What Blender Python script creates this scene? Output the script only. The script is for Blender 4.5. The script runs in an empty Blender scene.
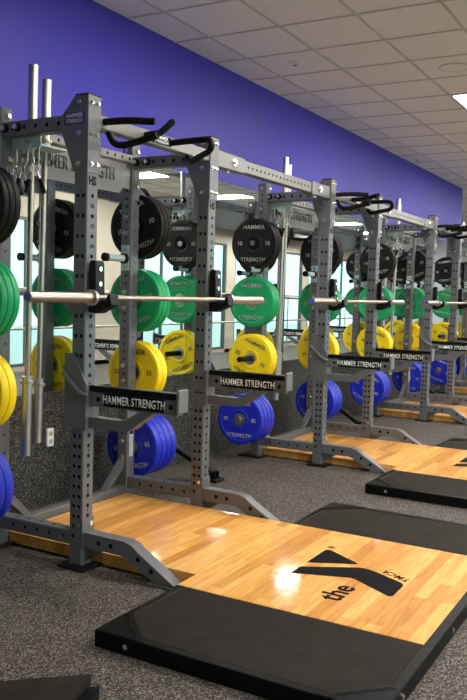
import bpy, bmesh, math, random
from mathutils import Matrix, Vector
random.seed(7)
PI = math.pi
S = bpy.context.scene
COL = S.collection

# ------------------------------------------------------------------ dimensions
W, P, D, H, T = 1.1107, 2.9407, 0.5724, 2.2944, 0.082   # post spacing, rack pitch, depth, height, tube
YW = 0.967            # mirror / wall plane
ZC = 3.2517           # ceiling
ZM = 2.306            # mirror top
ZW = 0.7196           # wainscot top
XE = 10.85            # where the purple wall ends
YO = -5.0             # opposite wall
RACKS = 4

# ------------------------------------------------------------------ materials
def new_mat(name):
    m = bpy.data.materials.new(name); m.use_nodes = True
    n = m.node_tree.nodes; l = m.node_tree.links
    return m, n, l, n['Principled BSDF']
def simple(name, col, rough=.5, metal=0., spec=.5, coat=0., noise=0., nscale=40., bump=0., aniso=0.):
    m, n, l, b = new_mat(name)
    b.inputs['Base Color'].default_value = (*col, 1); b.inputs['Roughness'].default_value = rough
    b.inputs['Metallic'].default_value = metal; b.inputs['Specular IOR Level'].default_value = spec
    b.inputs['Coat Weight'].default_value = coat; b.inputs['Coat Roughness'].default_value = .1
    if noise or bump:
        tc = n.new('ShaderNodeTexCoord'); nz = n.new('ShaderNodeTexNoise'); nz.inputs['Scale'].default_value = nscale
        nz.inputs['Detail'].default_value = 4; l.new(tc.outputs['Object'], nz.inputs['Vector'])
        if noise:
            mx = n.new('ShaderNodeMix'); mx.data_type = 'RGBA'
            mx.inputs['A'].default_value = (*[c*(1-noise) for c in col], 1); mx.inputs['B'].default_value = (*[min(1, c*(1+noise)) for c in col], 1)
            l.new(nz.outputs['Fac'], mx.inputs['Factor']); l.new(mx.outputs['Result'], b.inputs['Base Color'])
        if bump:
            bp = n.new('ShaderNodeBump'); bp.inputs['Strength'].default_value = bump; bp.inputs['Distance'].default_value = .002
            l.new(nz.outputs['Fac'], bp.inputs['Height']); l.new(bp.outputs['Normal'], b.inputs['Normal'])
    return m
def speckle(name, base, flecks, scale, rough=.75, thr=(.5, .62), bump=.25):
    m, n, l, b = new_mat(name)
    tc = n.new('ShaderNodeTexCoord')
    v = n.new('ShaderNodeTexVoronoi'); v.inputs['Scale'].default_value = scale; v.inputs['Randomness'].default_value = 1
    l.new(tc.outputs['Object'], v.inputs['Vector'])
    nz = n.new('ShaderNodeTexNoise'); nz.inputs['Scale'].default_value = scale*.8; nz.inputs['Detail'].default_value = 3
    l.new(tc.outputs['Object'], nz.inputs['Vector'])
    sp = n.new('ShaderNodeSeparateColor'); l.new(v.outputs['Color'], sp.inputs['Color'])
    r = n.new('ShaderNodeValToRGB'); r.color_ramp.interpolation = 'LINEAR'
    e = r.color_ramp.elements; e[0].position = thr[0]; e[0].color = (*base, 1); e[1].position = thr[1]; e[1].color = (*flecks[0], 1)
    for i, c in enumerate(flecks[1:]):
        q = e.new(thr[1]+(1-thr[1])*(i+1)/len(flecks)); q.color = (*c, 1)
    l.new(sp.outputs['Red'], r.inputs['Fac'])
    mx = n.new('ShaderNodeMix'); mx.data_type = 'RGBA'; mx.blend_type = 'MULTIPLY'; mx.inputs['Factor'].default_value = .5
    l.new(r.outputs['Color'], mx.inputs['A']); l.new(nz.outputs['Color'], mx.inputs['B'])
    l.new(r.outputs['Color'], b.inputs['Base Color'])
    bp = n.new('ShaderNodeBump'); bp.inputs['Strength'].default_value = bump; bp.inputs['Distance'].default_value = .002
    l.new(nz.outputs['Fac'], bp.inputs['Height']); l.new(bp.outputs['Normal'], b.inputs['Normal'])
    b.inputs['Roughness'].default_value = rough; b.inputs['Specular IOR Level'].default_value = .3
    return m
def wood(name):
    m, n, l, b = new_mat(name)
    tc = n.new('ShaderNodeTexCoord')
    br = n.new('ShaderNodeTexBrick'); br.inputs['Scale'].default_value = 1
    br.inputs['Brick Width'].default_value = .62; br.inputs['Row Height'].default_value = .062
    br.inputs['Mortar Size'].default_value = .0006; br.inputs['Mortar Smooth'].default_value = .3; br.offset = .37; br.offset_frequency = 2
    br.inputs['Color1'].default_value = (0, 0, 0, 1); br.inputs['Color2'].default_value = (1, 1, 1, 1); br.inputs['Mortar'].default_value = (.2, .2, .2, 1)
    l.new(tc.outputs['Object'], br.inputs['Vector'])
    r = n.new('ShaderNodeValToRGB'); e = r.color_ramp.elements
    e[0].position = 0; e[0].color = (.60, .26, .052, 1); e[1].position = 1; e[1].color = (.87, .48, .145, 1)
    q = e.new(.45); q.color = (.79, .395, .098, 1)
    l.new(br.outputs['Color'], r.inputs['Fac'])
    mp = n.new('ShaderNodeMapping'); mp.inputs['Scale'].default_value = (2.2, 26, 26); l.new(tc.outputs['Object'], mp.inputs['Vector'])
    nz = n.new('ShaderNodeTexNoise'); nz.inputs['Scale'].default_value = 1.6; nz.inputs['Detail'].default_value = 6; nz.inputs['Distortion'].default_value = 1.2
    l.new(mp.outputs['Vector'], nz.inputs['Vector'])
    r2 = n.new('ShaderNodeValToRGB'); r2.color_ramp.elements[0].position = .32; r2.color_ramp.elements[0].color = (.74, .62, .5, 1)
    r2.color_ramp.elements[1].position = .58; r2.color_ramp.elements[1].color = (1, 1, 1, 1)
    l.new(nz.outputs['Fac'], r2.inputs['Fac'])
    mx = n.new('ShaderNodeMix'); mx.data_type = 'RGBA'; mx.blend_type = 'MULTIPLY'; mx.inputs['Factor'].default_value = .8
    l.new(r.outputs['Color'], mx.inputs['A']); l.new(r2.outputs['Color'], mx.inputs['B']); l.new(mx.outputs['Result'], b.inputs['Base Color'])
    b.inputs['Roughness'].default_value = .5; b.inputs['Specular IOR Level'].default_value = .15
    b.inputs['Coat Weight'].default_value = .5; b.inputs['Coat Roughness'].default_value = .085
    nw = n.new('ShaderNodeTexNoise'); nw.inputs['Scale'].default_value = 22; nw.inputs['Detail'].default_value = 2; l.new(tc.outputs['Object'], nw.inputs['Vector'])
    bp = n.new('ShaderNodeBump'); bp.inputs['Strength'].default_value = .16; bp.inputs['Distance'].default_value = .003
    l.new(nw.outputs['Fac'], bp.inputs['Height']); l.new(bp.outputs['Normal'], b.inputs['Normal']); l.new(bp.outputs['Normal'], b.inputs['Coat Normal'])
    return m
M = {}
M['steel'] = simple('grey_powder_coat', (.150, .152, .161), .42, .3, .45, noise=.06, nscale=90)
M['panel'] = simple('silver_grey_coat', (.20, .196, .192), .4, .35, noise=.05, nscale=60)
M['chrome'] = simple('bright_chrome', (.58, .565, .55), .3, 1)
M['bar'] = simple('brushed_bar_steel', (.50, .43, .37), .34, 1, noise=.05, nscale=200)
M['zinc'] = simple('zinc_bolt', (.85, .85, .86), .22, 1)
M['letter'] = simple('embossed_lettering_shade', (.055, .054, .053), .5)  # panel grey darkened, painting in the shadow of the letters
M['black'] = simple('black_plastic', (.0045, .0045, .005), .42, 0, .22)
M['grip'] = simple('black_grip_rubber', (.004, .0037, .0034), .6, 0, .2, noise=.2, nscale=300, bump=.2)
M['inside'] = simple('painted_hole_shade', (.012, .012, .013), .9, 0, .1)  # near black stands in for the shade inside tubes and holes
M['pad'] = simple('black_arm_pad', (.004, .0045, .004), .4, 0, .2)
M['white'] = simple('white_lettering', (.8, .8, .8), .5)
M['dark'] = simple('dark_lettering', (.006, .006, .007), .75, 0, .08)
M['rb_black'] = simple('black_bumper_rubber', (.0065, .0058, .0056), .55, 0, .25, noise=.15, nscale=60)
M['rb_green'] = simple('green_bumper_rubber', (.002, .36, .12), .42, 0, .45, noise=.06, nscale=30)
M['rb_yellow'] = simple('yellow_bumper_rubber', (.98, .71, .003), .42, 0, .45, noise=.04, nscale=30)
M['rb_blue'] = simple('blue_bumper_rubber', (.010, .022, .50), .42, 0, .45, noise=.06, nscale=30)
M['lt_grey'] = simple('grey_raised_lettering', (.36, .36, .36), .5)
M['lt_dark'] = simple('charcoal_raised_lettering', (.10, .09, .05), .5)
M['blue_cap'] = simple('blue_bar_end', (.05, .08, .42), .35)
M['purple'] = simple('purple_wall_paint', (.060, .047, .44), .5, 0, .3, noise=.03, nscale=2)
M['badge'] = simple('violet_badge', (.035, .018, .20), .4)
M['sticker'] = simple('pale_sticker', (.62, .62, .60), .5)
M['teal_reflection'] = simple('bracket_painted_reflection', (.50, .62, .62), .4, .2)  # pale teal reflection on the brackets, painted into their base colour
M['frame'] = simple('black_platform_frame', (.0035, .0038, .0042), .42, 0, .12)
M['rubber'] = simple('dark_platform_rubber', (.0225, .0180, .0152), .65, 0, .07, noise=.45, nscale=11, bump=.15)
M['floor'] = speckle('speckled_rubber_floor', (.021, .018, .017), [(.075, .062, .054), (.15, .125, .108), (.24, .205, .18)], 210, .75, (.40, .66))
M['wains'] = speckle('speckled_rubber_wainscot', (.011, .011, .012), [(.045, .043, .037), (.11, .10, .085), (.20, .185, .16)], 200, .65, (.52, .74))
M['wood'] = wood('oiled_oak_planks')
M['ceil'] = simple('ceiling_tile', (.84, .80, .775), .9, 0, .1, noise=.05, nscale=160, bump=.3)
M['tbar'] = simple('ceiling_grid_bar', (.55, .51, .48), .6)
M['beige'] = simple('beige_wall_paint', (.52, .47, .38), .8, noise=.03, nscale=3)
M['soffit'] = simple('grey_green_soffit', (.12, .13, .12), .7)
M['pale'] = simple('pale_wall_paint', (.62, .60, .66), .8)
M['mull'] = simple('window_frame_metal', (.10, .12, .12), .45, .3)
M['rail'] = simple('handrail_metal', (.45, .42, .36), .35, .7)
M['outdoor'] = simple('pale_paving', (.62, .60, .56), .9, noise=.05, nscale=4)
M['outlet'] = simple('white_outlet_plastic', (.75, .74, .72), .45)
mm, n_, l_, b_ = new_mat('mirror_silver')
b_.inputs['Base Color'].default_value = (.80, .86, .84, 1); b_.inputs['Metallic'].default_value = 1; b_.inputs['Roughness'].default_value = .008
M['mirror'] = mm
mm, n_, l_, b_ = new_mat('light_diffuser')
b_.inputs['Base Color'].default_value = (.9, .9, .88, 1); b_.inputs['Emission Color'].default_value = (1, .95, .88, 1); b_.inputs['Emission Strength'].default_value = 27.0
M['diff'] = mm
mm, n_, l_, b_ = new_mat('window_glass')
b_.inputs['Base Color'].default_value = (.80, .95, .95, 1); b_.inputs['Roughness'].default_value = .02; b_.inputs['Transmission Weight'].default_value = 1; b_.inputs['IOR'].default_value = 1.02
M['glass'] = mm

# ------------------------------------------------------------------ mesh helpers
def bolt(parent, *cyls):
    f = MB()
    for c in cyls: f.cyl(*c)
    return f.build('bolt', 'zinc', parent)
class MB:
    def __init__(s): s.bm = bmesh.new(); s.mats = []
    def mi(s, key):
        if key not in s.mats: s.mats.append(key)
        return s.mats.index(key)
    def poly(s, pts, mi=0):
        f = s.bm.faces.new([s.bm.verts.new(p) for p in pts]); f.material_index = mi; return f
    def box(s, x0, x1, y0, y1, z0, z1, bev=0.):
        v = [s.bm.verts.new((x, y, z)) for x in (x0, x1) for y in (y0, y1) for z in (z0, z1)]
        fs = [s.bm.faces.new([v[i] for i in q]) for q in ((0,1,3,2),(4,6,7,5),(0,4,5,1),(2,3,7,6),(0,2,6,4),(1,5,7,3))]
        if bev:
            es = list({e for f in fs for e in f.edges})
            bmesh.ops.bevel(s.bm, geom=es, offset=bev, segments=1, affect='EDGES', profile=.5)
        return s
    def prism(s, pts, axis, a, b, bev=0.):
        # pts: 2D outline in the two other axes (in xyz order), extruded along axis from a to b
        def mk(p, t):
            q = list(p); q.insert(axis, t); return q
        A = [s.bm.verts.new(mk(p, a)) for p in pts]; B = [s.bm.verts.new(mk(p, b)) for p in pts]
        fs = [s.bm.faces.new(A[::-1]), s.bm.faces.new(B)]
        n = len(pts)
        for i in range(n): fs.append(s.bm.faces.new([A[i], A[(i+1) % n], B[(i+1) % n], B[i]]))
        if bev:
            es = list({e for f in fs for e in f.edges})
            bmesh.ops.bevel(s.bm, geom=es, offset=bev, segments=1, affect='EDGES', profile=.5)
        return s
    def cyl(s, p0, p1, r, seg=16, r1=None, caps=True):
        p0 = Vector(p0); p1 = Vector(p1); d = (p1-p0).normalized()
        u = d.orthogonal().normalized(); v = d.cross(u); r1 = r if r1 is None else r1
        A = [s.bm.verts.new(p0+(u*math.cos(2*PI*i/seg)+v*math.sin(2*PI*i/seg))*r) for i in range(seg)]
        B = [s.bm.verts.new(p1+(u*math.cos(2*PI*i/seg)+v*math.sin(2*PI*i/seg))*r1) for i in range(seg)]
        for i in range(seg): s.bm.faces.new([A[i], A[(i+1) % seg], B[(i+1) % seg], B[i]])
        if caps: s.bm.faces.new(A[::-1]); s.bm.faces.new(B)
        return s
    def tube(s, pts, r, seg=12, sub=4, caps=True):
        # smooth round tube through points (Catmull-Rom)
        P_ = [Vector(p) for p in pts]
        if sub > 1 and len(P_) > 2:
            Q = [P_[0]*2-P_[1]]+P_+[P_[-1]*2-P_[-2]]; out = []
            for i in range(1, len(Q)-2):
                for k in range(sub):
                    t = k/sub; a, b, c, d = Q[i-1], Q[i], Q[i+1], Q[i+2]
                    out.append(.5*((2*b)+(c-a)*t+(2*a-5*b+4*c-d)*t*t+(3*b-a-3*c+d)*t**3))
            out.append(P_[-1]); P_ = out
        rings = []; u = None
        for i, p in enumerate(P_):
            d = (P_[min(i+1, len(P_)-1)]-P_[max(i-1, 0)]).normalized()
            if u is None: u = d.orthogonal().normalized()
            u = (u-d*u.dot(d)).normalized(); v = d.cross(u)
            rings.append([s.bm.verts.new(p+(u*math.cos(2*PI*k/seg)+v*math.sin(2*PI*k/seg))*r) for k in range(seg)])
        for a, b in zip(rings, rings[1:]):
            for k in range(seg): s.bm.faces.new([a[k], a[(k+1) % seg], b[(k+1) % seg], b[k]])
        if caps: s.bm.faces.new(rings[0][::-1]); s.bm.faces.new(rings[-1])
        return s
    def lathe_x(s, prof, seg=64):
        # closed profile of (x, r) turned about the x axis
        rings = [[s.bm.verts.new((x, r*math.cos(2*PI*k/seg), r*math.sin(2*PI*k/seg))) for k in range(seg)] for x, r in prof]
        n = len(prof)
        for i in range(n):
            a, b = rings[i], rings[(i+1) % n]
            for k in range(seg): s.bm.faces.new([a[k], a[(k+1) % seg], b[(k+1) % seg], b[k]])
        return s
    def bar_path(s, path, axis, a, b):
        # flat-sided tube: path = list of (outer point, inner point) pairs in the two other axes, extruded along axis a..b
        outer = [p[0] for p in path]; inner = [p[1] for p in path]
        def mk(p, t):
            q = list(p); q.insert(axis, t); return s.bm.verts.new(q)
        O0 = [mk(p, a) for p in outer]; O1 = [mk(p, b) for p in outer]; I0 = [mk(p, a) for p in inner]; I1 = [mk(p, b) for p in inner]
        for i in range(len(path)-1):
            s.bm.faces.new([O0[i], O0[i+1], O1[i+1], O1[i]]); s.bm.faces.new([I0[i], I1[i], I1[i+1], I0[i+1]])
            s.bm.faces.new([O0[i], I0[i], I0[i+1], O0[i+1]]); s.bm.faces.new([O1[i], O1[i+1], I1[i+1], I1[i]])
        for i in (0, -1): s.bm.faces.new([O0[i], O1[i], I1[i], I0[i]])
        return s
    def ptube(s, mtx, L, w, h, holes, c=.005, wall=.005):
        # rectangular tube along local z (0..L), size w (x) by h (y), with real punched holes
        # holes: {'-x':[(u,v,r)..], '+x':.., '-y':.., '+y':..}; u across the face, v along z
        bm = s.bm
        fr = {'-y': (lambda u, v, d: (u, -h/2+d, v), w), '+x': (lambda u, v, d: (w/2-d, u, v), h),
              '+y': (lambda u, v, d: (-u, h/2-d, v), w), '-x': (lambda u, v, d: (-w/2+d, -u, v), h)}
        def V(p): return bm.verts.new(mtx @ Vector(p))
        for k, (f, fw) in fr.items():
            U0, U1 = -fw/2+c, fw/2-c
            hs = sorted(holes.get(k, []), key=lambda q: q[1])
            rows = []
            for q in hs:
                if rows and abs(rows[-1][0][1]-q[1]) < 1e-4: rows[-1].append(q)
                else: rows.append([q])
            if not rows:
                bm.faces.new([V(f(*q, 0)) for q in ((U0, 0), (U1, 0), (U1, L), (U0, L))]); continue
            marg = .012
            vb = 0.
            for i, row in enumerate(rows):
                rv = row[0][1]; rr = max(q[2] for q in row)
                lo, hi = rv-rr-.004, rv+rr+.004
                if lo > vb+1e-5: bm.faces.new([V(f(*q, 0)) for q in ((U0, vb), (U1, vb), (U1, lo), (U0, lo))])
                row = sorted(row); cuts = [U0]+[(a[0]+b[0])/2 for a, b in zip(row, row[1:])]+[U1]
                for (u, v, r), a, b in zip(row, cuts, cuts[1:]):
                    out = [(b, v), (b, hi), (u, hi), (a, hi), (a, v), (a, lo), (u, lo), (b, lo)]
                    inn = [(u+r*math.cos(j*PI/4), v+r*math.sin(j*PI/4)) for j in range(8)]
                    O = [V(f(*q, 0)) for q in out]; I = [V(f(*q, 0)) for q in inn]; J = [V(f(*q, wall)) for q in inn]
                    for j in range(8):
                        j2 = (j+1) % 8
                        bm.faces.new([O[j], O[j2], I[j2], I[j]]); bm.faces.new([I[j], I[j2], J[j2], J[j]])
                vb = hi
            if vb < L-1e-5: bm.faces.new([V(f(*q, 0)) for q in ((U0, vb), (U1, vb), (U1, L), (U0, L))])
        # near-black liner: shade inside the tube, painted as colour
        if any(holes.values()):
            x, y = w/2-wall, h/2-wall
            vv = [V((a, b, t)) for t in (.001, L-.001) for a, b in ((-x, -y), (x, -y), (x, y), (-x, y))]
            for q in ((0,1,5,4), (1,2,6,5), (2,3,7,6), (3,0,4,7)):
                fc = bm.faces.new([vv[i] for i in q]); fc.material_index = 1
        # chamfered edges
        x, y = w/2, h/2
        for a, b in (((x, -y+c), (x-c, -y)), ((x-c, y), (x, y-c)), ((-x, y-c), (-x+c, y)), ((-x+c, -y), (-x, -y+c))):
            bm.faces.new([V((*b, 0)), V((*a, 0)), V((*a, L)), V((*b, L))])
        o = [(x, -y+c), (x, y-c), (x-c, y), (-x+c, y), (-x, y-c), (-x, -y+c), (-x+c, -y), (x-c, -y)]
        bm.faces.new([V((*q, 0)) for q in o[::-1]]); bm.faces.new([V((*q, L)) for q in o])
        return s
    def text(s, body, size, mtx, depth=.0015, bold=.012, sx=1., align='CENTER'):
        c = bpy.data.curves.new('lettering', 'FONT'); c.body = body; c.size = 1; c.align_x = align; c.align_y = 'CENTER'
        c.offset = bold*.8; c.space_character = 1.07 if len(body) > 3 else 1.0; c.resolution_u = 3
        ob = bpy.data.objects.new('lettering', c); COL.objects.link(ob)
        dg = bpy.context.evaluated_depsgraph_get(); me = bpy.data.meshes.new_from_object(ob.evaluated_get(dg))
        bpy.data.objects.remove(ob); bpy.data.curves.remove(c)
        b2 = bmesh.new(); b2.from_mesh(me); bpy.data.meshes.remove(me)
        fs = list(b2.faces); r = bmesh.ops.extrude_face_region(b2, geom=fs)
        for v in [g for g in r['geom'] if isinstance(g, bmesh.types.BMVert)]: v.co.z += depth/size
        b2.transform(mtx @ Matrix.Diagonal((size*sx, size, size, 1)))
        t = bpy.data.meshes.new('t'); b2.to_mesh(t); b2.free(); s.bm.from_mesh(t); bpy.data.meshes.remove(t)
        return s
    def build(s, name, mat, parent=None, smooth=28., recalc=True, loc=None):
        if recalc: bmesh.ops.recalc_face_normals(s.bm, faces=s.bm.faces)
        me = bpy.data.meshes.new(name); s.bm.to_mesh(me); s.bm.free()
        if smooth:
            me.polygons.foreach_set('use_smooth', [True]*len(me.polygons)); me.set_sharp_from_angle(angle=math.radians(smooth))
        me.materials.append(M[mat])
        if any(p.material_index for p in me.polygons): me.materials.append(M['inside'])
        o = bpy.data.objects.new(name, me); COL.objects.link(o)
        if parent: o.parent = parent
        if loc: o.location = loc
        return o
def mat_from(o, x, y):
    x = Vector(x).normalized(); y = Vector(y).normalized(); z = x.cross(y)
    m = Matrix((x, y, z)).transposed().to_4x4(); m.translation = Vector(o); return m
def face_mx(o): return mat_from(o, (0, -1, 0), (0, 0, 1))    # lettering read from the -x side
def face_my(o): return mat_from(o, (1, 0, 0), (0, 0, 1))     # lettering read from the -y side
def thing(name, label, cat, loc=(0, 0, 0), group=None):
    o = bpy.data.objects.new(name, None); COL.objects.link(o); o.location = loc; o.empty_display_size = .1
    o['label'] = label; o['category'] = cat
    if group: o['group'] = group
    return o
def tag(o, label, cat, group=None):
    o['label'] = label; o['category'] = cat
    if group: o['group'] = group
    return o
def struct(o): o['kind'] = 'structure'; return o
KIDS = {}
def dup(o, parent=None):
    c = o.copy(); COL.objects.link(c)
    if parent: c.parent = parent
    for ch in list(o.children): dup(ch, c)
    return c
def relabel(o, loc, label):
    o.location = loc; o['label'] = label; return o

# ------------------------------------------------------------------ the room
def slab(name, mat, *b):
    return struct(MB().box(*b).build(name, mat, smooth=0))
X0, X1 = -5.5, 22.0
slab('floor', 'floor', X0, X1, YO, 4.0, -.06, 0)
slab('ceiling', 'ceil', X0, X1, YO, 4.0, ZC, ZC+.06)
slab('wall_back', 'purple', X0, XE, YW+.004, YW+.16, ZM, ZC)
slab('trim_1', 'beige', X0, XE, YW+.022, YW+.16, 0, ZM)              # substrate behind mirror and wainscot
slab('trim_2', 'wains', X0, XE, YW-.006, YW+.022, 0, ZW)             # speckled rubber wainscot
slab('wall_recess', 'pale', XE, X1, 3.9, 4.0, 0, ZC)
slab('wall_return', 'pale', XE-.16, XE, YW+.16, 4.0, 0, ZC)
slab('wall_right', 'pale', X1, X1+.1, YO, 4.0, 0, ZC)
slab('wall_left', 'beige', X0-.1, X0, YO, YW+.2, 0, ZC)
# purple panel joint
slab('trim_3', 'mull', 3.490, 3.497, YW+.002, YW+.004, ZM, ZC)
# ceiling grid
g = MB()
for k in range(-8, 12):
    y = .09-.57*k
    if YO < y < 3.9: g.box(X0, X1, y-.011, y+.011, ZC-.006, ZC)
k = -12
while 1.552+.585*k < X1:
    x = 1.552+.585*k
    if x > X0: g.box(x-.011, x+.011, YO, 3.9, ZC-.005, ZC)
    k += 1
struct(g.build('trim_4', 'tbar', smooth=0))

# mirrors: panels butted edge to edge on the wall
seams = [-4.60, -2.85, -1.10, .645, 2.39, 4.135, 5.88, 7.625, 9.37, XE]
where = ['far left of the wall', 'left end beside the dark mat', 'left of the nearest rack', 'behind the nearest rack', 'between the nearest and second racks',
         'behind the second rack', 'between the second and third racks', 'behind the third rack', 'behind the farthest rack']
for a, b, wd in zip(seams, seams[1:], where):
    tag(MB().box(a+.0015, b-.0015, YW, YW+.018, ZW, ZM).build('wall_mirror', 'mirror', smooth=0),
        'tall frameless mirror panel ' + wd + ' under purple wall', 'mirror', 'mirror panels along the wall')

# opposite side of the room (seen in the mirrors)
slab('wall_front', 'beige', X0, X1, YO-.12, YO, 2.52, ZC)
wi = 1
def window(a, b, z0=.08, z1=2.52, div=2):
    global wi
    f = MB(); f.box(a, a+.05, YO-.09, YO-.01, z0, z1); f.box(b-.05, b, YO-.09, YO-.01, z0, z1)
    f.box(a+.05, b-.05, YO-.09, YO-.01, z1-.05, z1); f.box(a+.05, b-.05, YO-.09, YO-.01, z0, z0+.05)
    for i in range(1, div):
        x = a+(b-a)*i/div; f.box(x-.02, x+.02, YO-.08, YO-.02, z0+.05, z1-.05)
    w = struct(f.build('window_%d' % wi, 'mull', smooth=0)); wi += 1
    MB().box(a+.05, b-.05, YO-.054, YO-.046, z0+.05, z1-.05).build('window_pane', 'glass', w, smooth=0)
def solid(a, b): slab('trim_%d' % (20+int(a*2+20)), 'beige', a, b, YO-.12, YO, .0, 2.52)
slab('trim_5', 'beige', X0, X1, YO-.12, YO, 0, .08)
spans = [('s', X0, -4), ('w', -4, -1.6), ('s', -1.6, -1.2), ('w', -1.2, 1.6), ('s', 1.6, 2), ('w', 2, 5.0), ('s', 5.0, 5.4), ('w', 5.4, 8.15), ('s', 8.15, 9.35), ('w', 9.35, 13.2), ('s', 13.2, 13.6), ('w', 13.6, 17.4), ('s', 17.4, 17.8), ('w', 17.8, 21.6), ('s', 21.6, X1)]
for t, a, b in spans:
    if t == 's': solid(a, b)
    else: window(a, b, div=max(2, round((b-a)/1.3)))
slab('trim_6', 'soffit', 10.3, X1, YO, YO+.55, 2.86, ZC)
rl = thing('handrail', 'pair of metal handrails along the windows, seen in the mirrors', 'handrail', (0, YO+.25, 0))
for z in (1.36, .72): MB().cyl((-4, 0, z), (21, 0, z), .022).build('rail', 'rail', rl)
for x in range(-4, 22, 2): MB().cyl((x, 0, 0), (x, 0, 1.36), .018).build('rail_post', 'rail', rl)
slab('trim_7', 'outdoor', X0-8, X1+10, YO-12, YO-.12, -.1, -.02)

# ceiling fittings
def ceiling_light(x, y, label, hl):
    t = thing('ceiling_light', label, 'ceiling light', (x, y, ZC), 'recessed ceiling light panels')
    a, b = .2815, hl
    f = MB()
    for q in ((-a, a, -b, -b+.02), (-a, a, b-.02, b), (-a, -a+.02, -b+.02, b-.02), (a-.02, a, -b+.02, b-.02)): f.box(*q, -.012, -.0005)
    f.build('frame', 'outlet', t, smooth=0)
    MB().box(-a+.02, a-.02, -b+.02, b-.02, -.008, -.001).build('diffuser', 'diff', t, smooth=0)
    return t
NEAR = ['above the first platform logo', 'at right edge over the second rack', 'over the third rack', 'over the farthest rack', 'past the end of the purple wall', 'at the far end of the room']
for i in range(6):
    ceiling_light(1.258+3.51*i, -.765, 'square ceiling light panel '+NEAR[i]+', mirror-side row', .2735)
FAR_ = ['left of the camera', 'opposite the nearest rack', 'opposite the second rack', 'opposite the gap after the second rack', 'opposite the third rack', 'opposite the farthest rack', 'beyond the last rack', 'at the far end']
for i in range(8):
    ceiling_light(-1.08+2.925*i, -3.6, 'long ceiling light panel '+FAR_[i]+', row near the windows', .559)
t = thing('ceiling_speaker', 'round flush ceiling speaker beside the light panel at right', 'speaker', (3.62, -.75, ZC))
MB().cyl((0, 0, -.006), (0, 0, -.0005), .125, 40).build('grille', 'tbar', t); MB().cyl((0, 0, -.007), (0, 0, -.006), .11, 40).build('mesh_disc', 'ceil', t)
for (x, y, lb) in ((2.962, .36, 'near white sprinkler head in the ceiling tiles over the nearest rack'), (7.718, .80, 'far sprinkler head in the ceiling close to the purple wall')):
    t = thing('sprinkler_head', lb, 'sprinkler', (x, y, ZC), 'ceiling sprinklers')
    MB().cyl((0, 0, -.012), (0, 0, -.0005), .05, 24, .055).build('escutcheon', 'outlet', t); MB().cyl((0, 0, -.03), (0, 0, -.012), .022, 16).build('head', 'zinc', t)
t = thing('ceiling_vent', 'square slatted ceiling vent seen in the mirror', 'vent', (7.9, -2.75, ZC))
f = MB(); f.box(-.28, .28, -.27, -.24, -.015, -.0005); f.box(-.28, .28, .24, .27, -.015, -.0005); f.box(-.28, -.25, -.24, .24, -.015, -.0005); f.box(.25, .28, -.24, .24, -.015, -.0005); f.build('frame', 'outlet', t, smooth=0)
f = MB()
for i in range(7): f.box(-.25, .25, -.2+.065*i, -.17+.065*i, -.012, -.002)
f.build('louvre', 'mull', t, smooth=0)

# wall outlets on the wainscot
def outlet(x, z, w, h, lb):
    t = thing('wall_outlet', lb, 'outlet', (x, YW-.006, z))
    MB().box(-w/2, w/2, -.022, 0, -h/2, h/2, .004).build('cover_plate', 'outlet', t)
    for s_ in (-1, 1): MB().box(-w*.25, w*.25, -.0235, -.022, s_*h*.22-h*.12, s_*h*.22+h*.12).build('socket', 'lt_grey', t, smooth=0)
outlet(.80, .43, .06, .115, 'white wall outlet on the speckled wall behind the nearest rack')

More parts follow.
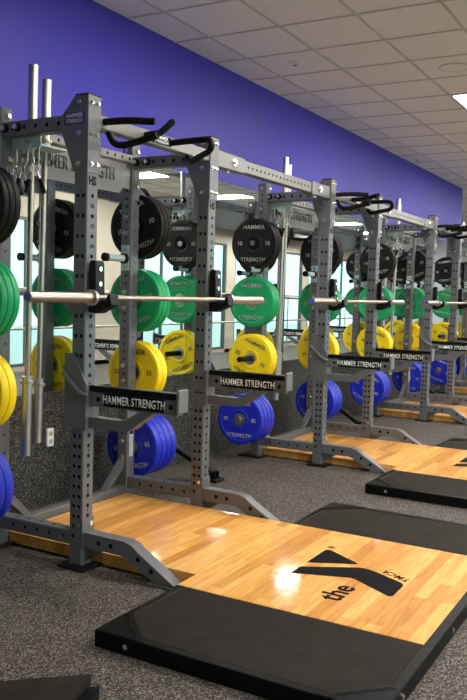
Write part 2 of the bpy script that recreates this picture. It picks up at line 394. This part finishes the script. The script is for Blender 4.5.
# ------------------------------------------------------------------ the rack
ZP = [1.788, 1.312, .842, .352]         # storage pegs: black, green, yellow, blue
ROOT = thing('power_rack', '', 'power rack', (0, 0, 0), 'power racks along the mirror wall')
MX = Matrix
up_side = [(u, .152+.05*i, .0115) for i in range(11) for u in (-.0165, .0165)]+[(u, .76+.0965*i, .0115) for i in range(12) for u in (-.0165, .0165)]
up_front = [(0, .255+.05*i, .0115) for i in range(9)]+[(0, .76+.0965*i, .0115) for i in range(12)]
rear_side = [(0, .4+.0485*i, .0095) for i in range(38)]
rear_front = [(0, .4+.0965*i, .007) for i in range(19)]
def up_mx(x, y): return MX.Translation((x+T/2, y+T/2, 0))
for x in (0, W):
    u = MB().ptube(up_mx(x, 0), 1.95, T, T, {'-x': up_side, '+x': up_side, '-y': up_front, '+y': up_front})
    u = u.build('front_upright', 'steel', ROOT)
    for i in range(11): MB().text(str(i+6), .030, face_my((x+T/2, -.0001, .808+.0965*i)), .0006, .03).build('height_number', 'dark', u, smooth=0)
    for i in range(4): MB().text(str(i+1), .024, face_my((x+T/2, -.0001, .28+.1*i)), .0006, .02).build('height_number', 'dark', u, smooth=0)
    MB().text('HS', .056, face_my((x+T*.47, -.0001, 1.892)), .0006, .05, .8).build('post_lettering', 'dark', u, smooth=0)
    MB().box(x-.055, x+T+.055, -.06, T+.03, 0, .012, .003).build('foot_plate', 'black', u)
    # top gusset: bent plates on both faces and the front, black cap
    out = [(0, 2.2944), (.077, 2.2944), (.157, 2.206), (.162, 2.135), (.083, 1.94), (0, 1.93)]
    gs = MB()
    gs.prism(out, 0, x-.006, x-.0005); gs.prism(out, 0, x+T+.0005, x+T+.006)
    gs.box(x-.006, x+T+.006, -.006, -.0005, 1.93, 2.2944); gs.box(x, x+T, T-.004, T, 1.95, 2.2944)
    gs = gs.build('top_gusset', 'steel', ROOT)
    MB().box(x-.006, x+T+.006, -.006, .078, 2.2946, 2.302, .002).build('end_cap', 'black', gs)
    for z in (2.262, 2.117, 1.971):
        for sx, xx in ((-1, x-.006), (1, x+T+.006)):
            bolt(gs, ((xx, .048, z), (xx+sx*.006, .048, z), .014, 6), ((xx+sx*.006, .048, z), (xx+sx*.016, .048, z), .009, 10))
        for dx in (.020, .063): bolt(gs, ((x+dx, -.006, z), (x+dx, -.011, z), .011, 6), ((x+dx, -.011, z), (x+dx, -.018, z), .007, 10))
    # base: bolted sleeve at the foot, gusset plate, foot
    sl = MB(); sl.box(x-.004, x+T+.004, -.005, -.0005, .10, .245); sl.box(x-.004, x-.0005, -.005, .03, .10, .245); sl.box(x+T+.0005, x+T+.004, -.005, .03, .10, .245)
    sl = sl.build('foot_bracket', 'steel', ROOT)
    bolt(sl, ((x+T*.7, -.005, .215), (x+T*.7, -.014, .215), .013, 10)); bolt(sl, ((x-.004, .015, .215), (x-.01, .015, .215), .012, 8))
    ft = MB()
    o_ = [(-.006, .178), (-.255, .176), (-.30, .163), (-.335, .138), (-.545, .018)]
    i_ = [(-.006, .104), (-.235, .104), (-.262, .096), (-.285, .080), (-.437, .008)]
    ft.bar_path(list(zip(o_, i_)), 0, x+.006, x+T-.006)
    ft.box(x-.008, x+T+.008, -.57, -.40, 0, .010)
    ft = ft.build('front_foot', 'steel', ROOT, smooth=25)
    for (y, z) in ((-.10, .14), (-.175, .14), (-.338, .105), (-.415, .062)):
        for xx, sx in ((x+.006, -1), (x+T-.006, 1)): MB().cyl((xx, y, z), (xx+sx*.0008, y, z), .0125, 14).build('bolt_hole_shade', 'inside', ft)  # flat dark discs, shade of a hole painted on, nothing cut
    MB().prism([(-.006, .104), (-.12, .104), (-.006, .03)], 0, x+.03, x+.05).build('foot_web', 'steel', ROOT, smooth=0)
    # side beams
    sb = [(0, v, .013) for v in [.035+.075*i for i in range(6)]]
    L_ = D-.158
    m = mat_from((x+T/2, .158, 2.175), (1, 0, 0), (0, 0, 1)) @ MX.Rotation(0, 4, 'Z')
    m = mat_from((x+T/2, .158, 2.175), (-1, 0, 0), (0, 0, 1))
    MB().ptube(m, L_, T-.01, .072, {'-x': sb, '+x': sb}).build('top_side_beam', 'steel', ROOT)
    for y in (D-.03, D-.115):
        for sx, xx in ((-1, x+.005), (1, x+T-.005)):
            bo = MB().cyl((xx, y, 2.175), (xx+sx*.006, y, 2.175), .022, 16).build('washer', 'dark', ROOT)
            bolt(bo, ((xx+sx*.006, y, 2.175), (xx+sx*.03, y, 2.175), .012, 10))
    bb = [(0, .05+.085*i, .011) for i in range(5)]
    m = mat_from((x+T/2, T+.001, .138), (-1, 0, 0), (0, 0, 1))
    MB().ptube(m, D-T-.002, T-.012, .072, {'-x': bb, '+x': bb, '+y': bb}).build('base_side_beam', 'steel', ROOT)
    # rear upright
    ru = MB().ptube(up_mx(x, D), 2.29, T, T, {'-x': rear_side, '+x': rear_side, '-y': rear_front}).build('rear_upright', 'steel', ROOT)
    MB().box(x-.05, x+T+.05, D-.04, D+T+.09, 0, .012, .003).build('foot_plate', 'black', ru)
    for sx, xx in ((-1, x), (1, x+T)):
        if (x == 0) == (sx > 0):
            for z in ZP:
                for dz in (.05, -.05): bolt(ru, ((xx, D+T*.5, z+dz), (xx+sx*.006, D+T*.5, z+dz), .017, 6), ((xx+sx*.006, D+T*.5, z+dz), (xx+sx*.02, D+T*.5, z+dz), .011, 10))
        for z in (2.25, 2.08, 1.93): bolt(ru, ((xx, D+T*.5, z), (xx+sx*.012, D+T*.5, z), .014, 8))
    for z in (2.25, 2.03, 1.93): bolt(ru, ((x+T*.6, D, z), (x+T*.6, D-.012, z), .014, 8))
    for z in (2.03,): MB().box(x+.015, x+T-.004, D-.003, D-.0005, 1.98, 2.14).build('joint_plate', 'steel', ru, smooth=0)
    if x: 
        st = MB().box(x+.022, x+.06, D-.0012, D-.0002, .30, .47).build('warning_label', 'sticker', ru, smooth=0)
        st['label'] = 'pale printed warning sticker'
        f = MB()
        for i in range(14): f.box(x+.026, x+.056-.006*(i % 3), D-.0016, D-.0012, .31+.009*i, .3135+.009*i)
        f.build('label_print', 'lt_grey', st, smooth=0)
        MB().box(x+.024, x+.058, D-.0016, D-.0012, .445, .466).build('label_heading', 'dark', st, smooth=0)
# purple name badge on the near gusset
bg = MB().prism([(.016, 2.159), (.14, 2.159), (.14, 2.216), (.016, 2.216)], 0, -.008, -.0062).build('name_badge', 'badge', ROOT, smooth=0)
MB().text('HAMMER', .028, face_mx((-.0082, .078, 2.200)), .0006, .0, .86).text('STRENGTH', .025, face_mx((-.0082, .078, 2.175)), .0006, .0, .78).build('badge_lettering', 'white', bg, smooth=0)
# rear crossbeam, embossed panel
ch = [(0, .06+.072*i, .0105) for i in range(14)]
m = mat_from((T, D+.035, 2.196), (0, 1, 0), (0, 0, 1))
MB().ptube(m, W-T, .07, .05, {'-x': ch, '+x': ch}).build('rear_crossbeam', 'panel', ROOT)
pn = MB().prism([(T+.004, 2.16), (W-.004, 2.16), (W-.004, 2.01), (W-.09, 2.01), (W-.115, 1.975), (T+.11, 1.975), (T+.085, 2.01), (T+.004, 2.01)], 1, D+.012, D+.02).build('rear_panel', 'panel', ROOT, smooth=0)
MB().text('HAMMER STRENGTH', .108, face_my((.575, D+.0118, 2.078)), .004, .012, .70).build('panel_lettering', 'letter', pn, smooth=0)
for xx in (T+.05, W-.05): bolt(pn, ((xx, D+.012, 2.145), (xx, D+.004, 2.145), .009, 8))
# lower rear beam seen from behind in the mirror is the same crossbeam; base crossbar with braces
MB().ptube(mat_from((T, D+.038, .085), (0, 1, 0), (0, 0, 1)), W-T, .06, .05, {}).build('rear_base_beam', 'steel', ROOT)
for s_, x in ((1, T), (-1, W)):
    MB().bar_path([((x, .30), (x, .235)), ((x+s_*.20, .105), (x+s_*.15, .105))], 1, D+.02, D+.058).build('base_brace', 'steel', ROOT, smooth=0)
# pull-up beam and its angled grips
pm = mat_from((T+.007, .034, 2.186), (0, 1, 0), (0, 0, 1))
pb = MB().ptube(pm, W-T-.014, .062, .066, {}).build('pull_up_beam', 'panel', ROOT)
lg = MB().box(.52, .70, .0015, .0028, 2.165, 2.212).build('beam_badge', 'dark', pb, smooth=0)
MB().text('HAMMER', .026, face_my((.61, .0013, 2.199)), .0006, .02, 1.1).text('STRENGTH', .024, face_my((.61, .0013, 2.177)), .0006, .02, 1.0).build('badge_lettering', 'white', lg, smooth=0)
for pts in ([(.125, .01, 2.19), (.165, -.11, 2.195), (.213, -.235, 2.19)],
            [(.178, .02, 2.15), (.180, -.015, 2.098), (.200, -.075, 2.088), (.206, -.255, 2.122)],
            [(.467, .01, 2.188), (.447, -.09, 2.188), (.405, -.15, 2.19), (.27, -.295, 2.192)],
            [(.708, .01, 2.19), (.700, -.15, 2.192), (.695, -.232, 2.190), (.678, -.270, 2.172), (.668, -.278, 2.140), (.690, -.245, 2.122)],
            [(.895, .02, 2.15), (.875, -.02, 2.118), (.79, -.12, 2.118), (.70, -.235, 2.122)]):
    MB().tube(pts, .0172, 14, 6).build('grip', 'grip', ROOT, smooth=60)
# storage pegs for plates, short band pegs
PEGS = dict(zip(ZP, (.15, .155, .31, .31)))
for x, s_ in ((0, -1), (W+T, 1)):
    for z in ZP:
        MB().cyl((x+s_*.0005, D+T/2, z), (x+s_*.012, D+T/2, z), .038, 24).cyl((x+s_*.012, D+T/2, z), (x+s_*PEGS[z], D+T/2, z), .0225, 20).build('storage_peg', 'black' if z == ZP[2] else 'chrome', ROOT)
for x in (0, W):
    for s_, xx in ((-1, x),):
        pg = MB().box(min(xx, xx+s_*.006), max(xx, xx+s_*.006), D+.012, D+T-.012, 1.50, 1.66).cyl((xx+s_*.006, D+T/2, 1.575), (xx+s_*.19, D+T/2, 1.575), .0225, 18).build('band_peg', 'teal_reflection', ROOT)
        MB().cyl((xx+s_*.19, D+T/2, 1.575), (xx+s_*.212, D+T/2, 1.575), .027, 18).build('peg_cap', 'black', pg)
        MB().cyl((xx+s_*.006, D+T/2, 1.575), (xx+s_*.03, D+T/2, 1.575), .033, 18).build('peg_collar', 'black', pg)
        for z in (1.515, 1.635): bolt(pg, ((xx+s_*.006, D+T/2, z), (xx+s_*.014, D+T/2, z), .012, 8))
# vertical bar holder hung under the left top beam, with collar hooks
BARS = [(.1115, .4727, 2.512), (.2525, .520, 2.4745)]
hd = MB().box(.086, .30, .375, .57, 2.095, 2.103).box(.080, .086, .375, .57, 2.085, 2.155)
for (x, y, z) in BARS: hd.box(x-.034, x-.030, y-.03, y+.03, 2.06, 2.105); hd.box(x+.030, x+.034, y-.03, y+.03, 2.06, 2.105)
hd = hd.build('bar_holder', 'teal_reflection', ROOT, smooth=0)
HOOKS = [(.072, .53), (.072, .455), (.072, .38)]
for (x, y) in HOOKS:
    MB().tube([(x+.008, y, 2.09), (x, y, 2.075), (x, y, 2.03), (x, y+.006, 2.008), (x, y+.02, 2.0), (x, y+.033, 2.012), (x, y+.037, 2.035)], .0055, 8, 4).build('collar_hook', 'chrome', hd, smooth=60)

RN = ['nearest', 'second', 'third', 'farthest']
RACK = [ROOT]
ROOT['label'] = 'nearest grey power rack, largest in the photo, standing over the first wooden platform'
for k in range(1, RACKS):
    r = dup(ROOT); r.location = (P*k, 0, 0); RACK.append(r)
    r['label'] = ['', '', 'third grey power rack from the camera near the right edge', 'farthest grey power rack, cut off by the photo right edge'][k]
RACK[1]['label'] = 'second grey power rack from the camera, in the middle of the row'

# ------------------------------------------------------------------ J hooks
def j_hook(out):        # out = -1: side plate on the left of the post, +1: on the right
    t = thing('j_hook', '', 'rack hook', (0, 0, 0), 'bar hooks on the rack posts')
    a, b = (-.010, -.001) if out < 0 else (T+.001, T+.010)
    f = MB(); f.prism([(a, .112), (a, -.012), (T+.002, -.012), (T+.002, -.001), (b, -.001), (b, .112)] if out < 0 else [(b, .112), (b, -.012), (-.002, -.012), (-.002, -.001), (a, -.001), (a, .112)], 2, 1.262, 1.374)
    f.build('hook_sleeve', 'steel', t, smooth=0)
    MB().prism([(-.0125, 1.262), (-.0125, 1.50), (-.022, 1.512), (-.048, 1.512), (-.055, 1.50), (-.055, 1.31), (-.118, 1.318), (-.128, 1.352), (-.142, 1.352), (-.150, 1.30), (-.060, 1.258)], 0, .008, T-.008, .003).build('hook_body', 'black', t)
    for z in (1.472, 1.40): bolt(t, ((T*.5, -.055, z), (T*.5, -.060, z), .013, 10))
    return t
JH = {-1: j_hook(-1), 1: j_hook(1)}
# ------------------------------------------------------------------ spotter arms
def spotter(out):
    t = thing('spotter_arm', '', 'spotter arm', (0, 0, 0), 'lettered spotter arms on the rack posts')
    f = MB()
    side = [(.116, .688), (.116, 1.06), (.062, 1.06), (-.020, .915), (-.020, .688)]
    if out < 0: f.prism(side, 0, -.010, -.002)
    else: f.prism(side, 0, T+.002, T+.010)
    f.build('side_plate', 'steel', t, smooth=0)
    x0, x1 = (-.002, T+.008) if out < 0 else (-.008, T+.002)
    f = MB(); f.box(x0, x1, -.020, -.002, .688, .905); f.build('mount_plate', 'steel', t, smooth=0)
    f = MB()
    if out > 0: f.box(-.010, -.002, -.020, .07, .690, .762)
    else: f.box(T+.002, T+.010, -.020, .07, .690, .762)
    f.build('strap', 'steel', t, smooth=0)
    xs = -.022 if out < 0 else T+.022
    MB().tube([(xs, .114, .962), (xs, .07, .925), (xs, .02, .880), (xs, -.012, .866), (xs*.6 if out < 0 else T+.01, -.032, .862)], .0115, 10, 4).build('locking_lever', 'steel', t, smooth=60)
    a, b = .018, T-.018
    f = MB(); f.box(a, b, -.536, -.0205, .806, .878, .003); f.build('arm_beam', 'steel', t)
    MB().box(a-.003, b+.003, -.536, -.0205, .879, .908, .003).build('arm_pad', 'pad', t)
    bd = MB().box(a-.0012, a-.0002, -.462, -.108, .814, .877).build('label_band', 'pad', t, smooth=0)
    MB().text('HAMMER STRENGTH', .056, face_mx((a-.0014, -.285, .845)), .0006, .022, .66).build('arm_lettering', 'white', bd, smooth=0)
    for y in (-.075, -.497): MB().cyl((a, y, .843), (a-.0008, y, .843), .0125, 14).build('bolt_hole_shade', 'inside', t)  # dark disc paints the shade of a hole onto the arm
    MB().box(.002, T-.002, -.553, -.5365, .820, .926, .003).build('end_stop', 'panel', t)
    o_ = [(-.0205, .752), (-.21, .752), (-.25, .762), (-.285, .785), (-.34, .804)]; i_ = [(-.0205, .700), (-.225, .700), (-.275, .712), (-.315, .745), (-.40, .804)]
    MB().bar_path(list(zip(o_, i_)), 0, .014, T-.014).build('arm_brace', 'steel', t, smooth=25)
    return t
SP = {-1: spotter(-1), 1: spotter(1)}
# ------------------------------------------------------------------ barbell
BB = thing('barbell', '', 'barbell', (0, 0, 0), 'barbells lying on the rack hooks')
def bar_parts(root, mx):
    L = 2.13
    def part(name, mat, f, parent=root):
        f.bm.transform(mx); return f.build(name, mat, parent)
    part('shaft', 'bar', MB().cyl((.455, 0, 0), (L-.455, 0, 0), .0142, 20))
    for a, s_ in ((0, 1), (L, -1)):
        sl = part('sleeve', 'bar', MB().cyl((a+s_*.002, 0, 0), (a+s_*.415, 0, 0), .025, 28).cyl((a+s_*.432, 0, 0), (a+s_*.455, 0, 0), .026, 28))
        part('sleeve_collar', 'chrome', MB().cyl((a+s_*.415, 0, 0), (a+s_*.432, 0, 0), .038, 28), sl)
        part('end_cap', 'blue_cap', MB().cyl((a+s_*.0025, 0, 0), (a+s_*.0005, 0, 0), .019, 24), sl)
bar_parts(BB, MX.Identity(4))
VB = thing('barbell', '', 'barbell', (0, 0, 0), 'spare bars hung upright on the racks')
def vbar(L, SL):
    r = thing('barbell', '', 'barbell', (0, 0, 0), 'spare bars hung upright on the racks')
    m = MX.Rotation(PI/2, 4, 'Y')     # x -> -z : from the top down
    def part(name, mat, f, parent=r):
        f.bm.transform(m); return f.build(name, mat, parent)
    part('shaft', 'bar', MB().cyl((.040+SL, 0, 0), (L-.040-SL, 0, 0), .0150, 20))
    for a, s_ in ((0, 1), (L, -1)):
        sl = part('sleeve', 'chrome', MB().cyl((a+s_*.002, 0, 0), (a+s_*SL, 0, 0), .025, 28).cyl((a+s_*(SL+.015), 0, 0), (a+s_*(.040+SL), 0, 0), .026, 28))
        part('sleeve_collar', 'bar', MB().cyl((a+s_*SL, 0, 0), (a+s_*(SL+.015), 0, 0), .037, 28), sl)
    return r
bpy.data.objects.remove(VB)
VBS = [vbar(2.03, .385), vbar(1.95, .315)]
# ------------------------------------------------------------------ spring collar
SC = thing('spring_collar', '', 'bar clip', (0, 0, 0), 'spring clips on the rack hooks')
f = MB(); pts = [(.012*math.cos(t*.5)*2.1, .004*t*.35, .026*math.sin(t*.5)) for t in range(26)]
f.tube(pts, .0035, 8, 2); f.build('coil', 'chrome', SC, smooth=60)
for s_ in (-1, 1):
    MB().cyl((-.01*s_, .0+.012*(s_+1), -.020), (-.020*s_, .0+.022*(s_+1)-.01, -.058), .004, 8).build('prong', 'chrome', SC)
    MB().cyl((-.020*s_, .0+.022*(s_+1)-.01, -.055), (-.034*s_, .0+.036*(s_+1)-.03, -.125), .0115, 12).build('handle', 'black', SC)

# ------------------------------------------------------------------ place the kit on each rack
seconds = False
first = {}
def place(proto, key, loc, label):
    if key not in first: first[key] = proto; o = proto
    else: o = dup(proto)
    o.location = loc; o['label'] = label; return o
ZBAR = 1.3337
for k in range(RACKS):
    n = RN[k]+' rack'
    for i, (x, sd) in enumerate(((0, 'left'), (W, 'right'))):
        place(JH[-1 if i == 0 else 1], 'j%d' % i, (P*k+x, 0, 0), 'black and grey bar hook on the %s front post of the %s' % (sd, n))
        place(SP[-1 if i == 0 else 1], 's%d' % i, (P*k+x, 0, 0), 'grey spotter arm with white lettering on %s front post of the %s' % (sd, n))
    place(BB, 'b', (P*k-.478, -.0838, ZBAR), 'steel barbell lying across the hooks of the %s' % n)
    for i, (x, y, z) in enumerate(BARS):
        o = place(VBS[i], 'v%d' % i, (P*k+x, y, z), '%s chrome barbell hanging upright at left of the %s' % (['taller', 'shorter'][i], n))
        o.rotation_euler = ([.013, .022][i], 0, 0); o.location.y -= [.013, .022][i]
    for i, (x, y) in enumerate(HOOKS):
        o = place(SC, 'c', (P*k+x, y+.018, 1.980), 'spring clip with black handles on the %s hook of the %s' % (['wall-side', 'middle', 'front'][i], n))
        o.rotation_euler = (0, 0, [.3, 1.0, -.4][i])
# beams joining the racks
CB = thing('connecting_beam', '', 'rack beam', (0, 0, 0), 'beams joining neighbouring racks')
a, b_e = W+T+.008, P-.008
sl = [(0, v, .0105) for v in [.40+.058*i for i in range(17)]]
m = mat_from((a, .040, 2.188), (0, 1, 0), (0, 0, 1))
MB().ptube(m, b_e-a, .062, .080, {'-x': sl, '+x': sl}).build('beam', 'panel', CB)
for q0, q1, hx in ((a, a+.34, a+.2), (b_e-.34, b_e, b_e-.2)):
    MB().box(q0, q1, .003, .0075, 2.141, 2.236).box(q0, q1, .0725, .077, 2.141, 2.236).box(q0, q1, .003, .077, 2.230, 2.236).box(q0, q1, .003, .077, 2.141, 2.146).build('end_sleeve', 'panel', CB, smooth=0)
    bolt(CB, ((hx, .003, 2.19), (hx, -.006, 2.19), .024, 20), ((hx, -.006, 2.19), (hx, -.016, 2.19), .013, 8)); bolt(CB, ((hx-.02, .04, 2.141), (hx-.02, .04, 2.125), .014, 8))
for k in range(RACKS-1):
    place(CB, 'cb', (P*k, 0, 0), 'perforated grey beam joining the tops of the %s and %s racks' % (RN[k], RN[k+1]))

# ------------------------------------------------------------------ bumper plates
RP = .205
def make_plate(colour, wt, th, letter, lettered):
    t = thing('bumper_plate', '', 'weight plate', (0, 0, 0))
    a, b = -th/2, th/2
    half = [(.051, .006), (.062, .0035), (.070, .0), (.078, .0), (.083, .004), (.168, .004), (.174, .0), (.197, .0), (.203, .003), (RP, .008)]
    prof = [(a+d, r) for r, d in half]+[(b-d, r) for r, d in half[::-1]]
    MB().lathe_x(prof, 72).build('rubber_disc', 'rb_'+colour, t, smooth=30)
    MB().lathe_x([(a+.006, .0508), (a+.004, .030), (a+.004, .0255), (b-.004, .0255), (b-.004, .030), (b-.006, .0508)], 40).build('hub', 'chrome' if colour != 'black' else 'dark', t, smooth=30)
    if lettered:
        q = a+.0039
        for tx, yy, zz, sx in (('HAMMER', 0, .132, 1.0), ('STRENGTH', 0, -.132, .92), (wt, -.128, 0, 1), (wt, .128, 0, 1)):
            MB().text(tx, .047, face_mx((q, yy, zz)), .0025, .012, sx).build('lettering', letter, t, smooth=0)
    return t
KINDS = [('black', '10', .038, 'lt_grey', 3), ('green', '25', .042, 'lt_grey', 3), ('yellow', '35', .052, 'lt_dark', 2), ('blue', '45', .058, 'lt_grey', 4)]
ORD = {2: ['nearer', 'farther'], 3: ['nearest', 'middle', 'farthest'], 4: ['nearest', 'second', 'third', 'farthest']}
CNT = {2: 'two', 3: 'three', 4: 'four'}
protos = {}
rots = {(0, 1, 0): .28, (0, 1, 1): 3.4, (0, 1, 2): 0.02, (0, 1, 3): .2, (1, 0, 0): 0, (1, 0, 1): 0, (1, 0, 2): -.38, (1, 0, 3): 0}
for k in range(RACKS):
    for side in (0, 1):
        for i, (c, wt, th, lt, n) in enumerate(KINDS):
            for j in range(n):
                let = (j == 0)
                key = (c, let)
                if key not in protos: protos[key] = make_plate(c, wt, th, lt, let); o = protos[key]
                else: o = dup(protos[key])
                # j counts from the camera side (-x) away
                if side == 0: x = P*k-[.014, .014, .03, .045][i]-th*(n-j-.5)-.001*(n-j)
                else: x = P*k+W+T+.014+th*(j+.5)+.001*(j+1)
                o.location = (x, D+T/2, ZP[i]-.003)
                rot = rots.get((k, side, i), random.uniform(-.5, .5)) if let else random.uniform(-3, 3)
                o.rotation_euler = (-rot if False else rot*-1, 0, 0)
                o['label'] = '%s bumper plate, %s of %s on the %s rear post of the %s rack' % (c, ORD[n][j], CNT[n], ['left', 'right'][side], RN[k])
                o['group'] = '%s bumper plates on the rack posts' % c

# ------------------------------------------------------------------ platforms
PF = thing('lifting_platform', '', 'lifting platform', (0, 0, 0), 'wooden lifting platforms in front of the racks')
ZT = .066
MB().box(T+.006, W-.006, -.612, D-.002, .004, ZT, .002).build('wood_insert', 'wood', PF)
MB().box(-.068, W-.006, -1.735, -.6125, .004, ZT, .002).build('wood_deck', 'wood', PF)
xl, xr, yb, yf = -.650, 1.690, -.618, -1.775
for a, b in ((xl+.04, -.070), (W-.004, xr-.04)):
    MB().box(a, b, yf+.04, yb-.04, .004, ZT-.001, .003).build('rubber_mat', 'rubber', PF)
f = MB()
f.box(xl, xl+.0395, yf, yb, 0, ZT+.001, .003); f.box(xr-.0395, xr, yf, yb, 0, ZT+.001, .003)
f.box(xl+.0395, xr-.0395, yf, yf+.0395, 0, ZT+.001, .003)
f.box(xl+.0395, -.070, yb-.0395, yb, 0, ZT+.001, .003); f.box(W-.004, xr-.0395, yb-.0395, yb, 0, ZT+.001, .003)
fr = f.build('steel_frame', 'frame', PF)
for cx, cy, sx, sy in ((xl, yb, 1, -1), (xl, yf, 1, 1), (xr, yb, -1, -1), (xr, yf, -1, 1)):
    q = [(cx+sx*.005, cy+sy*.005), (cx+sx*.235, cy+sy*.005), (cx+sx*.005, cy+sy*.235)]
    cp = MB().prism(q, 2, ZT+.0011, ZT+.003).build('corner_plate', 'frame', fr, smooth=0)
    mid = Vector((cx+sx*.100, cy+sy*.100, ZT+.0031)); ax = Vector((1, -1 if sx*sy > 0 else 1, 0)).normalized(); 
    MB().text('HAMMER STRENGTH', .024, mat_from(mid, ax, (-ax.y, ax.x, 0)), .0006, .02).build('corner_lettering', 'dark', cp, smooth=0)
for y in (-.77, -1.55): bolt(fr, ((xl, y, .035), (xl-.006, y, .035), .011, 12)); bolt(fr, ((xr, y, .035), (xr+.006, y, .035), .011, 12))
for x in (-.45, .2, .85, 1.5): bolt(fr, ((x, yf, .035), (x, yf-.006, .035), .011, 12))
# logo: bent stroke, triangle, "the", "YMCA"
def rounded(pts, r, n=5):
    out = []
    N = len(pts)
    for i in range(N):
        p = Vector(pts[i]); a = (Vector(pts[i-1])-p); b = (Vector(pts[(i+1) % N])-p)
        rr = min(r[i] if isinstance(r, list) else r, a.length*.45, b.length*.45); A = p+a.normalized()*rr; B = p+b.normalized()*rr
        for k in range(n+1):
            t = k/n; out.append(((1-t)**2*A+2*t*(1-t)*p+t*t*B)[:])
    return out
z0, z1 = ZT+.0002, ZT+.0012
lg = MB().prism(rounded([(.355, -.972), (.462, -.972), (.618, -1.232), (.604, -1.29), (.515, -1.475), (.318, -1.475), (.455, -1.245)], [.006, .006, .05, .03, .04, .04, .02]), 2, z0, z1).build('floor_logo', 'dark', PF, smooth=0)
MB().prism(rounded([(.535, -.972), (.795, -.972), (.655, -1.200)], [.006, .05, .02]), 2, z0, z1).build('logo_triangle', 'dark', lg, smooth=0)
f = MB(); f.text('the', .152, mat_from((.245, -1.255, z0), (1, -.04, 0), (.04, 1, 0)), .001, .022, 1.0); f.build('logo_word', 'dark', lg, smooth=0)
f = MB(); f.text('YMCA', .062, mat_from((.598, -1.405, z0), (.42, .91, 0), (-.91, .42, 0)), .001, .015, .9); f.build('logo_word', 'dark', lg, smooth=0)
f = MB(); f.text('®', .05, mat_from((.825, -.985, z0), (1, 0, 0), (0, 1, 0)), .001, .0, 1); f.build('logo_mark', 'dark', lg, smooth=0)
for k in range(RACKS):
    place(PF, 'pf', (P*k, 0, 0), 'wood and black rubber lifting platform of the %s rack' % RN[k])

# ------------------------------------------------------------------ loose pieces on the floor
LM = thing('landmine_tube', '', 'landmine attachment', (0, 0, 0), 'black pivot tubes on the floor by the racks')
p0, p1 = Vector((1.72, .62, .27)), Vector((1.975, .43, .05))
MB().cyl(p0, p1, .026, 18).build('pivot_tube', 'black', LM)
MB().cyl(p0+(p0-p1).normalized()*.001, p0+(p0-p1).normalized()*.02, .024, 18).build('tube_cap', 'chrome', LM)
MB().box(1.91, 2.03, .37, .49, 0, .022, .004).build('base_pad', 'black', LM)
for x in (1.945, 1.99): MB().box(x, x+.01, .40, .46, .022, .075).build('yoke_plate', 'black', LM, smooth=0)
for k in range(3):
    place(LM, 'lm', (P*k, 0, 0), 'black tube with chrome end on floor between the %s and %s racks' % (RN[k], RN[k+1]))
t = thing('floor_plate', 'black rubber plate on the floor at the bottom left corner', 'floor plate', (0, 0, 0))
MB().prism([(-1.62, -.17), (-.965, -.868), (-1.13, -.915), (-2.3, -1.2), (-2.4, -.4)], 2, .05, .088, .004).build('top_plate', 'rubber', t)
MB().prism([(-1.66, -.15), (-.955, -.895), (-1.10, -.95), (-2.3, -1.25), (-2.45, -.4)], 2, .0, .049, .004).build('lower_plate', 'frame', t)

# ------------------------------------------------------------------ world, camera
w = bpy.data.worlds.new('daylight'); S.world = w; w.use_nodes = True
bgn = w.node_tree.nodes['Background']; bgn.inputs['Color'].default_value = (.62, .84, .86, 1); bgn.inputs['Strength'].default_value = 1.0

cam = bpy.data.cameras.new('camera'); co = bpy.data.objects.new('camera', cam); COL.objects.link(co)
cx, cy, cz, yaw, pitch, roll, fpx = -3.021, -2.5499, 1.3714, .5177, -.0698, .0284, 804.88
fw = Vector((math.cos(pitch)*math.cos(yaw), math.cos(pitch)*math.sin(yaw), math.sin(pitch)))
rt = fw.cross(Vector((0, 0, 1))).normalized(); upv = rt.cross(fw)
c_, s_ = math.cos(roll), math.sin(roll)
r2, u2 = rt*c_+upv*s_, -rt*s_+upv*c_
mw = Matrix((r2, u2, -fw)).transposed().to_4x4(); mw.translation = (cx, cy, cz); co.matrix_world = mw
cam.sensor_fit = 'VERTICAL'; cam.sensor_height = 36; cam.lens = fpx/700*36; cam.clip_start = .05
S.camera = co
S.view_settings.view_transform = 'Standard'; S.view_settings.look = 'None'; S.view_settings.gamma = 1; S.view_settings.exposure = 1.25
S.cycles.max_bounces = 10; S.cycles.glossy_bounces = 5; S.cycles.diffuse_bounces = 4; S.cycles.transmission_bounces = 6
S.cycles.use_denoising = True
S.cycles.sample_clamp_indirect = 8
